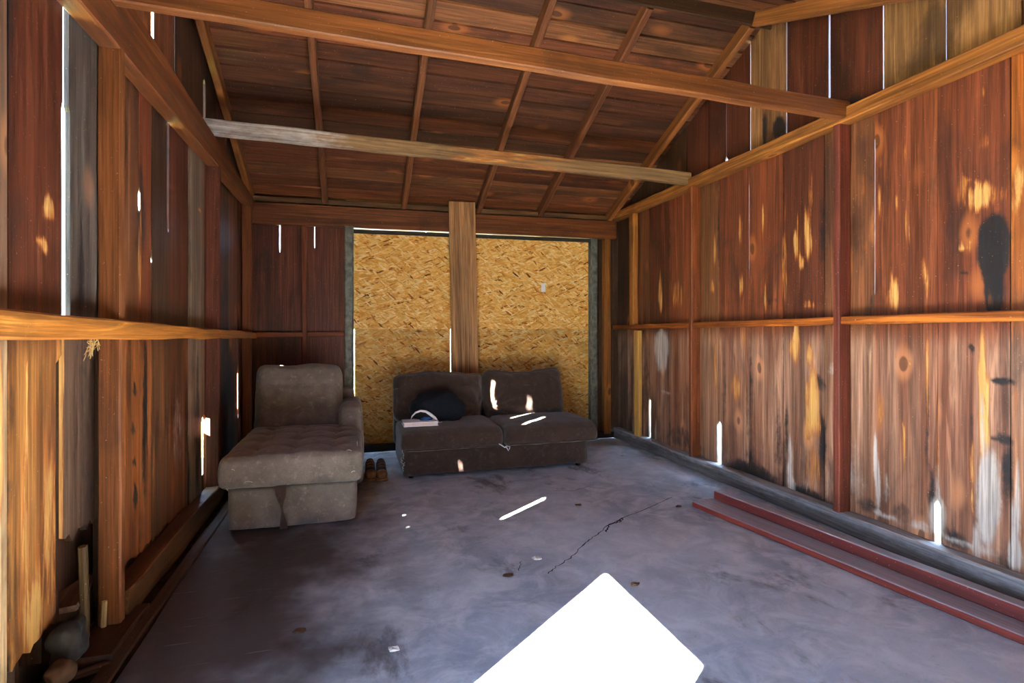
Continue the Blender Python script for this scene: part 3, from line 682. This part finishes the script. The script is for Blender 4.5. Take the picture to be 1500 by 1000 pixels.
# ================================================================== chaise
def fold(p, k): return k * (nz(p.x * 7, p.y * 7, p.z * 7) + .5 * nz(p.x * 17, p.y * 17, p.z * 17))
ch = empty('chaise_lounge', (-.36, 4.2, 0), 'dusty grey-brown tufted chaise lounge with torn edges in the back left corner', 'chaise lounge')
mb = MB()
rbox(mb, (-.36, 4.285, .13), (.74, 1.5, .25), .025, 16, lambda u, p: p + Vector((fold(p, .006), fold(p + Vector((3, 0, 0)), .008) - (.012 * (1 - abs(u.x)) if u.y < -.9 else 0), 0)), None, 0, (1, 1.6, .8))
mb.build('base', M['chaise'], ch, True, (-.36, 4.28, .02))
TUFT = [(-.53, 3.72), (-.18, 3.72), (-.36, 3.88), (-.53, 4.04), (-.18, 4.04), (-.36, 4.20), (-.53, 4.34), (-.18, 4.34)]
TUFT = [(x, y) for y in (3.70, 3.93, 4.16, 4.38) for x in (-.58, -.36, -.13)]
def seat_def(u, p):
    w = p + Vector((-.36, 3.99, .365))
    if u.z > 0:
        p.z += .018 * (1 - u.x ** 4) * (1 - u.y ** 4)
        for (x, y) in TUFT:
            d = math.hypot(w.x - x, w.y - y); p.z -= .040 * math.exp(-(d / .045) ** 2)
        for x in (-.58, -.36, -.13): p.z -= .012 * math.exp(-((w.x - x) / .016) ** 2) * (1 - u.y ** 8)
        for y in (3.70, 3.93, 4.16, 4.38): p.z -= .012 * math.exp(-((w.y - y) / .016) ** 2) * (1 - u.x ** 8)
    if abs(u.x) > .9 or abs(u.y) > .9:
        k = .012 * (1 - u.z ** 2)
        p += Vector((k * (u.x if abs(u.x) > .9 else 0), k * (u.y if abs(u.y) > .9 else 0), 0))
    p.z += .012 * u.x * .5
    return p + Vector((0, 0, 0)) + Vector((fold(w, .004), fold(w + Vector((5, 0, 0)), .006), fold(w + Vector((0, 7, 0)), .005)))
mb = MB(); rbox(mb, (-.36, 3.99, .365), (.79, 1.06, .19), .034, 44, seat_def, Matrix.Rotation(.018, 3, 'Y'), 0, (1, 1.3, .35))
seat = mb.build('seat_cushion', M['chaise'], ch, True, (-.36, 3.99, .27))
for (x, y) in TUFT[3:9]:
    mb = MB(); rbox(mb, (x, y, .450), (.028, .028, .016), .0075, 6); mb.build('tuft_button', M['chaise'], seat, True, (x, y, .45)).location = Vector((x, y, .45)) - Vector((-.36, 3.99, .27))
lean = Matrix.Rotation(-.30, 3, 'X')
def back_def(u, p):
    if u.y < 0:
        p.y -= .03 * (1 - u.x ** 4) * (1 - u.z ** 4)
        for z0 in (.1, -.08): p.y += .014 * math.exp(-((p.z - z0) / .014) ** 2) * (1 - abs(u.x) ** 6)
    p.z += .008 * math.sin(u.x * 5) * (1 if u.z > .5 else 0)
    return p + Vector((fold(p, .007), fold(p + Vector((3, 1, 0)), .008), fold(p + Vector((0, 3, 0)), .006)))
mb = MB(); rbox(mb, (-.43, 4.72, .64), (.66, .20, .56), .075, 30, back_def, lean, 0, (1, .4, 1))
mb.build('backrest', M['chaise'], ch, True, (-.43, 4.7, .4))
mb = MB(); rbox(mb, (-.36, 4.93, .40), (.72, .16, .60), .04, 10, lambda u, p: p + Vector((fold(p, .008), fold(p, .006), 0)))
mb.build('back_frame', M['chaise'], ch, True, (-.36, 4.95, .1))
def arm_def(u, p):
    q = u.z * .5 + .5
    if u.y < 0: p.y += .10 * smooth(.45, 1.0, q) - .03 * (1 - q)
    p.z += .0 if u.z < .5 else .012 * (1 - u.x ** 2)
    p.x += (.012 if u.x > 0 else 0) * (1 - u.z ** 2) - .008 * q * u.x
    return p + Vector((fold(p, .008), fold(p + Vector((3, 1, 0)), .008), fold(p, .005)))
mb = MB(); rbox(mb, (-.035, 4.62, .325), (.185, .74, .57), .04, 18, arm_def, None, 0, (.5, 1.3, 1.2))
mb.build('arm', M['chaise'], ch, True, (-.025, 4.62, .05))
# torn strap hanging from the cushion's front seam
sx = onY(424, 707, 3.455)
def strap(u, v):
    z = .285 - .27 * v; tw = smooth(.1, .55, v) * 1.35 - smooth(.55, 1, v) * .9
    w = .036 * (1 - .45 * math.sin(v * math.pi * .75)) ; xx = (u - .5) * 2 * w
    return (sx.x - .055 + .022 * v + xx * math.cos(tw), 3.478 - .012 * math.sin(v * 3) + xx * math.sin(tw) * .5, z),
mb = MB(); mb.grid(strap, 6, 18); mb.grid(lambda u, v: (tuple(Vector(strap(u, v)[0]) + Vector((0, .003, 0))),), 6, 18, 0, True)
so = mb.build('strap', M['sofa'], ch, True, (sx.x, 3.47, .02)); so['label'] = 'dangling twisted fabric strap'
# frayed threads on the seams
for i, (px, py) in enumerate([(329, 716), (521, 690), (345, 690), (515, 660), (370, 706), (523, 646)]):
    p = onY(px, py, 3.455) if px < 520 or i != 5 else onY(px, py, 3.6)
    mb = MB(); L = random.uniform(.02, .05); d = Vector((random.uniform(-1, 1), -.2, random.uniform(-.6, .6))).normalized()
    tube(mb, [p, p + d * L * .5 + Vector((0, -.004, .006)), p + d * L], .0022, 5)
    mb.build('loose_thread', M['chip'], ch, True, p)['label'] = 'pale loose thread'

# ================================================================== loveseat
lv = empty('loveseat', (1.17, 4.8, 0), 'dark brown armless loveseat with two seat cushions against the back wall', 'loveseat')
mb = MB()
rbox(mb, (1.175, 4.84, .132), (1.61, .88, .215), .018, 20, lambda u, p: p + Vector((fold(p, .004), fold(p + Vector((2, 0, 0)), .007), .004 * u.x)), None, 0, (1.5, .8, .6))
mb.build('base', M['sofa'], lv, True, (1.175, 4.8, .04))
mb = MB(); rbox(mb, (1.15, 5.24, .44), (1.60, .17, .66), .06, 16, lambda u, p: p + Vector((fold(p, .008), fold(p, .008), 0)), None, 0, (1.5, .4, 1))
mb.build('back_frame', M['sofa'], lv, True, (1.15, 5.15, .2))
def sofa_seat(cx, w, lb, kx):
    def df(u, p):
        if u.z > 0: p.z += .022 * (1 - u.x ** 4) * (1 - abs(u.y) ** 3)
        if u.y < -.9: p.y -= .014 * (1 - u.z ** 2)
        if u.z < 0: p.z -= .006 * (1 - u.x ** 2)
        if abs(u.z) > .9 : p += Vector((0, 0, .005 * u.x * kx))
        return p + Vector((fold(p, .005), fold(p + Vector((cx, 0, 0)), .007), fold(p + Vector((0, cx, 1)), .006)))
    m = MB(); rbox(m, (cx, 4.66, .315), (w, .66, .165), .045, 26, df, None, 0, (1.2, 1, .4))
    o = m.build('seat_cushion', M['sofa'], lv, True, (cx, 4.62, .25))
    m = MB(); zz = .285; pts = [(cx - w / 2 + .03 + (w - .06) * t / 20, 4.316 + .003 * math.sin(t), .25 + .002 * math.sin(t * 1.7)) for t in range(21)]
    tube(m, pts, .006, 6); m.build('piping', M['sofa'], o, True, (cx, 4.32, .25)).location = Vector((cx, 4.32, .25)) - Vector((cx, 4.62, .25))
sofa_seat(.77, .84, '', 1); sofa_seat(1.625, .84, '', 1)
def sofa_back(cx, w, rz, pinch):
    rot = Matrix.Rotation(-.22, 3, 'X') @ Matrix.Rotation(rz, 3, 'Y')
    def df(u, p):
        q = (1 - abs(u.x) ** 3.5) * (1 - abs(u.z) ** 3.5)
        p.y += (-.06 if u.y < 0 else .02) * q
        # corner gathered towards the neighbour
        d = math.hypot(u.x - pinch, (u.z + .55) * .8)
        p.y += .085 * math.exp(-(d / .38) ** 2) * (1 if u.y < 0 else 0)
        a = math.atan2(u.z + .5, (u.x - pinch))
        p.y += .020 * math.sin(a * 9) * math.exp(-((d - .55) / .4) ** 2) * (1 if u.y < 0 else 0)
        p.z += .014 * math.sin(u.x * 4 + cx * 3) * (u.z > .3)
        return p + Vector((fold(p, .010), fold(p + Vector((cx, 2, 0)), .012), fold(p + Vector((0, cx, 0)), .010)))
    m = MB(); rbox(m, (cx, 5.03, .585), (w, .20, .45), .075, 34, df, rot, 0, (1.5, .35, 1))
    o = m.build('back_cushion', M['sofa'], lv, True, (cx, 4.95, .4))
    return o
sofa_back(.745, .83, .01, .9); sofa_back(1.57, .80, -.028, -.92)
for x, y in ((.44, 4.46), (1.91, 4.46), (.44, 5.12), (1.91, 5.12)):
    mb = MB(); tube(mb, [(x, y, 0), (x, y, .04)], [.018, .026], 12); mb.build('leg', M['brownleather'], lv, True, (x, y, 0))
# torn pale corner of the base
p = onY(586, 670, 4.39)
mb = MB()
for k in range(9):
    z = .05 + .18 * k / 9; x = .372 + random.uniform(-.004, .006)
    tube(mb, [(x, 4.40, z), (x - .01 + random.uniform(-.01, .01), 4.392, z + .02), (x + random.uniform(-.012, .008), 4.388, z + .035)], .002, 5)
o = mb.build('frayed_corner', M['chip'], lv, True, (.37, 4.4, .05)); o['label'] = 'pale frayed threads at the torn corner'; o['kind'] = 'stuff'

# things on the loveseat
bk0 = onZ(617, 622, .425)
e = empty('book', (bk0.x, bk0.y + .02, .412), 'pale book lying under the dark bundle on the loveseat', 'book')
bw, bd = .285, .19
def bookbox(lo, hi, mat, nm):
    m = MB(); box(m, [bk0.x + lo[0], bk0.y + lo[1], lo[2]], [bk0.x + hi[0], bk0.y + hi[1], hi[2]]); return m.build(nm, mat, e, origin=e.location)
bookbox((-bw / 2, 0, .412), (bw / 2, bd, .416), M['white'], 'cover'); bookbox((-bw / 2 + .006, .004, .416), (bw / 2 - .006, bd - .004, .442), M['paper'], 'pages'); bookbox((-bw / 2, 0, .442), (bw / 2, bd, .446), M['white'], 'cover')
# dark bundle with a white-edged opening
e = empty('duffel_bag', (.74, 4.68, .42), 'dark navy bundled bag with a white-edged opening on the loveseat', 'bag')
def bag_def(u, p):
    p.z = p.z * (1 - .25 * u.x * u.x) + .03 * (1 - u.x ** 2) * (u.z > 0)
    p.x *= 1 - .16 * max(0, u.z)
    w = p * 1.0
    return p + Vector((fold(w, .018), fold(w + Vector((2, 2, 0)), .02), fold(w + Vector((0, 5, 1)), .014)))
mb = MB(); rbox(mb, (.70, 4.74, .525), (.50, .28, .25), .10, 26, bag_def); mb.build('body', M['bag'], e, True, (.74, 4.7, .43))
arc = [(602, 614), (604, 609), (609, 604), (616, 601.5), (624, 602.5), (631, 607), (637, 612), (641, 617), (644, 619), (648, 617.5)]
a3 = [onY(px, py, 4.555) for px, py in arc]
mb = MB(); tube(mb, a3, [.004, .006, .008, .009, .011, .013, .012, .008, .006, .004], 8); o = mb.build('edging', M['white'], e, True, a3[0]); o['label'] = 'white curved edging'
mb = MB(); low = [onY(px, py, 4.548) for px, py in [(616, 617), (622, 619), (632, 620), (641, 620), (645, 618)]]; tube(mb, low, [.003, .007, .006, .006, .004], 8); o = mb.build('edging', M['white'], e, True, low[0]); o['label'] = 'white lower edging'
q = onY(624, 615, 4.572)
mb = MB(); rbox(mb, q, (.11, .05, .055), .024, 10, lambda u, p: p + Vector((0, fold(p * 2, .01), fold(p * 2, .012) - .01 * u.x * u.x))); o = mb.build('lining', M['blue'], e, True, q); o['label'] = 'blue lining'
# white scrap between the seat cushions
q = onY(739, 655, 4.30)
mb = MB()
pp = [onY(*a, 4.295) for a in ((731, 650), (735, 652), (739, 655), (742, 655), (745, 660))]; tube(mb, pp, [.006, .010, .008, .009, .005], 7, 0, .5)
pp = [onY(*a, 4.296) for a in ((739, 655), (742, 653), (747, 654), (746, 658))]; tube(mb, pp, [.005, .006, .007, .004], 7, 0, .5)
o = mb.build('paper_scrap', M['white'], None, True, q); tag(o, 'crumpled white scrap caught under the gap between the seat cushions', 'scrap', None, 'thing')

# shoes between the chaise and the loveseat
def shoe(px, lb, tone):
    b = onZ(px, 703, .012); e = empty('shoe', (b.x, b.y, 0), lb, 'shoe', 'old shoes on the floor')
    def f(u, p):
        q = (u.y + 1) / 2
        p.z = (p.z + .045) * (.55 + .9 * q ** 1.5) - .045; p.x *= 1 - .12 * q; return p
    m = MB(); rbox(m, (b.x, b.y + .12, .065), (.088, .25, .09), .04, 14, f); m.build('upper', M['brownleather'], e, True, b)
    m = MB(); rbox(m, (b.x, b.y + .035, .05), (.09, .085, .07), .034, 10); m.build('toe_cap', M['tan'], e, True, b)
    m = MB(); rbox(m, (b.x, b.y + .12, .013), (.096, .26, .026), .012, 10); m.build('sole', M['tan'], e, True, b)
    for k in range(3):
        m = MB(); y = b.y + .085 + k * .03; z = .105 + k * .016; tube(m, [(b.x - .028, y, z - .008), (b.x, y + .006, z), (b.x + .028, y, z - .008)], .003, 5); m.build('lace', M['tan'], e, True, b)
shoe(543, 'worn tan-toed shoe on the floor beside the chaise base', 0); shoe(559.5, 'worn tan-toed shoe on the floor nearer the loveseat', 1)

# ================================================================== red boards on the floor
dust = lambda zt: (lambda c: (0, 1.5 + .3 * nz(c.x * 9, c.y * 3) if c.z > zt - .003 else 0, 0))
redA = srgb('#7c2f26')
def lumber(a0, a1, w, h, zb, tone, lb):
    # a0, a1: near (viewer-side) lower front edge points; the board lies to the right of them
    a0, a1 = Vector(a0), Vector(a1); d = (a1 - a0).normalized(); n = Vector((-d.y, d.x, 0));
    if n.x < 0: n = -n
    off = n * w / 2 + Vector((0, 0, h / 2))
    a1 = a0 + d * ((a1 - a0).length)
    return stick('board', a0 + off, a1 + off, w, h, tone, M['redpaint'], lb, 'board', 'red painted boards on the floor', stain=dust(zb + h), nseg=60, bev=.006, rough=.0015)
f0, f1 = onZ(1014, 742, 0), onZ(1500, 946, 0); d = (f1 - f0).normalized()
lumber(f0, f0 + d * 3.1, .185, .036, 0, srgb('#84352a'), 'flat dusty red board lying nearest the viewer on the floor')
g0, g1 = onZ(1046, 731, .036), onZ(1500, 913, .036); g0.x += .0; d = (g1 - g0).normalized()
g0.z = g1.z = .0
o = lumber(Vector((g0.x, g0.y, .037)), Vector((g0.x, g0.y, .037)) + d * 3.0, .075, .060, .037, srgb('#6e2c2a'), 'thicker dark red board lying on the far edge of the flat board')

# ================================================================== bits at the foot of the left wall
# loose broken plank
def lb_edges():
    ea = lambda z: 2.24 + .012 * nz(z * 2.2, 4) + .02 * smooth(1.2, .4, z) * nz(z * 6, 2.) - .01
    eb = lambda z: 2.62 + .004 * nz(z * 3, 9)
    return ea, eb
mb = MB(); ea, eb = lb_edges()
pl = lambda y, z: (1.2 * (1 - smooth(.06, .10, y - ea(z) + .01 * nz(z * 7, 1))), 0, .5 * smooth(.16, .22, y - ea(z)))
board(mb, XLB - .026, -1, 'X', ea, eb, .42, lambda y: 1.25, .022, srgb('#6b5240'), pl, 16, 70, .006, .09)
o = mb.build('broken_plank', M['wall'], None, origin=(XLB, 2.35, .4)); tag(o, 'split weathered plank hanging loose below the left rail with a broken lower end', 'plank', None, 'thing')
p = onX(120, 900, -.94)
stick('batten', onX(121, 800, -.95), onX(124, 935, -.95), .03, .025, srgb('#5d4a2e'), M['grey'], 'thin grey batten standing behind the near left stud', 'batten', up=(1, 0, 0))
# shim on the stud foot
sh0, sh1 = onY(152, 880, 2.50), onY(151, 934, 2.50)
stick('wood_shim', (sh1.x, 2.499, sh1.z), (sh0.x + .002, 2.499, sh0.z), .02, .012, srgb('#c9a878'), M['new'], 'pale wood shim nailed to the foot of the near left stud', 'shim', up=(0, 1, 0))
# scraps
stick('wood_scrap', onX(88, 895, -1.0), onX(122, 845, -1.10), .10, .02, srgb('#7d6553'), M['grey'], 'grey broken board end showing through the hole under the loose plank', 'wood scrap')
stick('wood_scrap', onZ(115, 965, .0), onZ(158, 945, .0), .035, .03, srgb('#6e4a30'), M['timber'], 'short brown wood scrap across the gap by the near stud foot', 'wood scrap')
stick('wood_scrap', onZ(108, 990, .0), onZ(160, 972, .0), .03, .025, srgb('#5a3d28'), M['timber'], 'dark wood scrap lowest at the slab edge in the left corner', 'wood scrap')
def lump(px, py, X, size, lb, mat, nm='stone', cat='stone'):
    q = onX(px, py, X); m = MB(); rbox(m, q, size, min(size) * .45, 12, lambda u, p: p * (1 + .35 * nz(p.x * 22 + px, p.y * 22, p.z * 22)))
    tag(m.build(nm, mat, None, True, q), lb, cat, None, 'thing')
lump(100, 940, -.93, (.09, .13, .13), 'dark rounded lump in the hole below the loose plank', M['stone'])
lump(88, 985, -.9, (.07, .1, .06), 'brown stone at the lower left below the jagged board end', M['leaf'])
# straw tuft under the rail
q = onX(130, 505, XLB + .05); mb = MB()
for k in range(40):
    a = q + Vector((random.uniform(0, .02), random.gauss(0, .012), random.gauss(0, .018))); d = Vector((random.uniform(-.2, .3), random.uniform(-1, 1), random.uniform(-1.6, .8))).normalized() * random.uniform(.02, .06)
    tube(mb, [a, a + d * .5 + Vector((.003, 0, .004)), a + d], .0011, 4)
tag(mb.build('straw', M['straw'], None, True, q), 'tuft of dry straw stuck below the left rail', 'straw', None, 'stuff')

# ---- crumbs on the floor
def flake(px, py, w, h, mat, lb, nm, cat, grp=None):
    c = onZ(px, py, .004); m = MB(); a0 = random.uniform(0, 3)
    ang = [k * math.pi / 5 for k in range(10)]
    top = [m.vert((c.x + math.cos(t) * w * random.uniform(.7, 1.1), c.y + math.sin(t) * h * random.uniform(.7, 1.1), .006 + .004 * math.sin(3 * t + a0))) for t in ang]
    bot = [m.vert((m.v[i][0], m.v[i][1], .001)) for i in top]
    m.face(top); m.face(bot[::-1])
    for k in range(10): m.face((top[k], bot[k], bot[(k + 1) % 10], top[(k + 1) % 10]))
    tag(m.build(nm, mat, None, False, c), lb, cat, grp, 'thing')
flake(744, 842, .028, .014, M['leaf'], 'dark dry leaf on bare concrete left of the sunlit patch', 'dry_leaf', 'leaf')
flake(930, 855, .024, .014, M['leaf'], 'dark dry leaf just right of the sunlit patch tip', 'dry_leaf', 'leaf')
flake(787, 817, .030, .022, M['chip'], 'white paint flake on the floor below the thin streak of sun', 'paint_flake', 'paint flake')
flake(912, 667, .016, .012, M['straw'], 'small yellow scrap on the floor in front of the pale new stud', 'scrap', 'scrap')
flake(847, 739, .022, .014, M['leaf'], 'dark dry leaf on the floor below the right end of the loveseat', 'dry_leaf', 'leaf')
flake(994, 741, .022, .012, M['leaf'], 'dark dry leaf at the tip of the flat red board', 'dry_leaf', 'leaf')
flake(577, 950, .024, .018, M['chip'], 'pale flake on the floor at the bottom left of the sunlit patch', 'paint_flake', 'paint flake')
flake(439, 923, .026, .016, M['leaf'], 'curled leaf on the dark floor between the chaise and the viewer', 'dry_leaf', 'leaf')
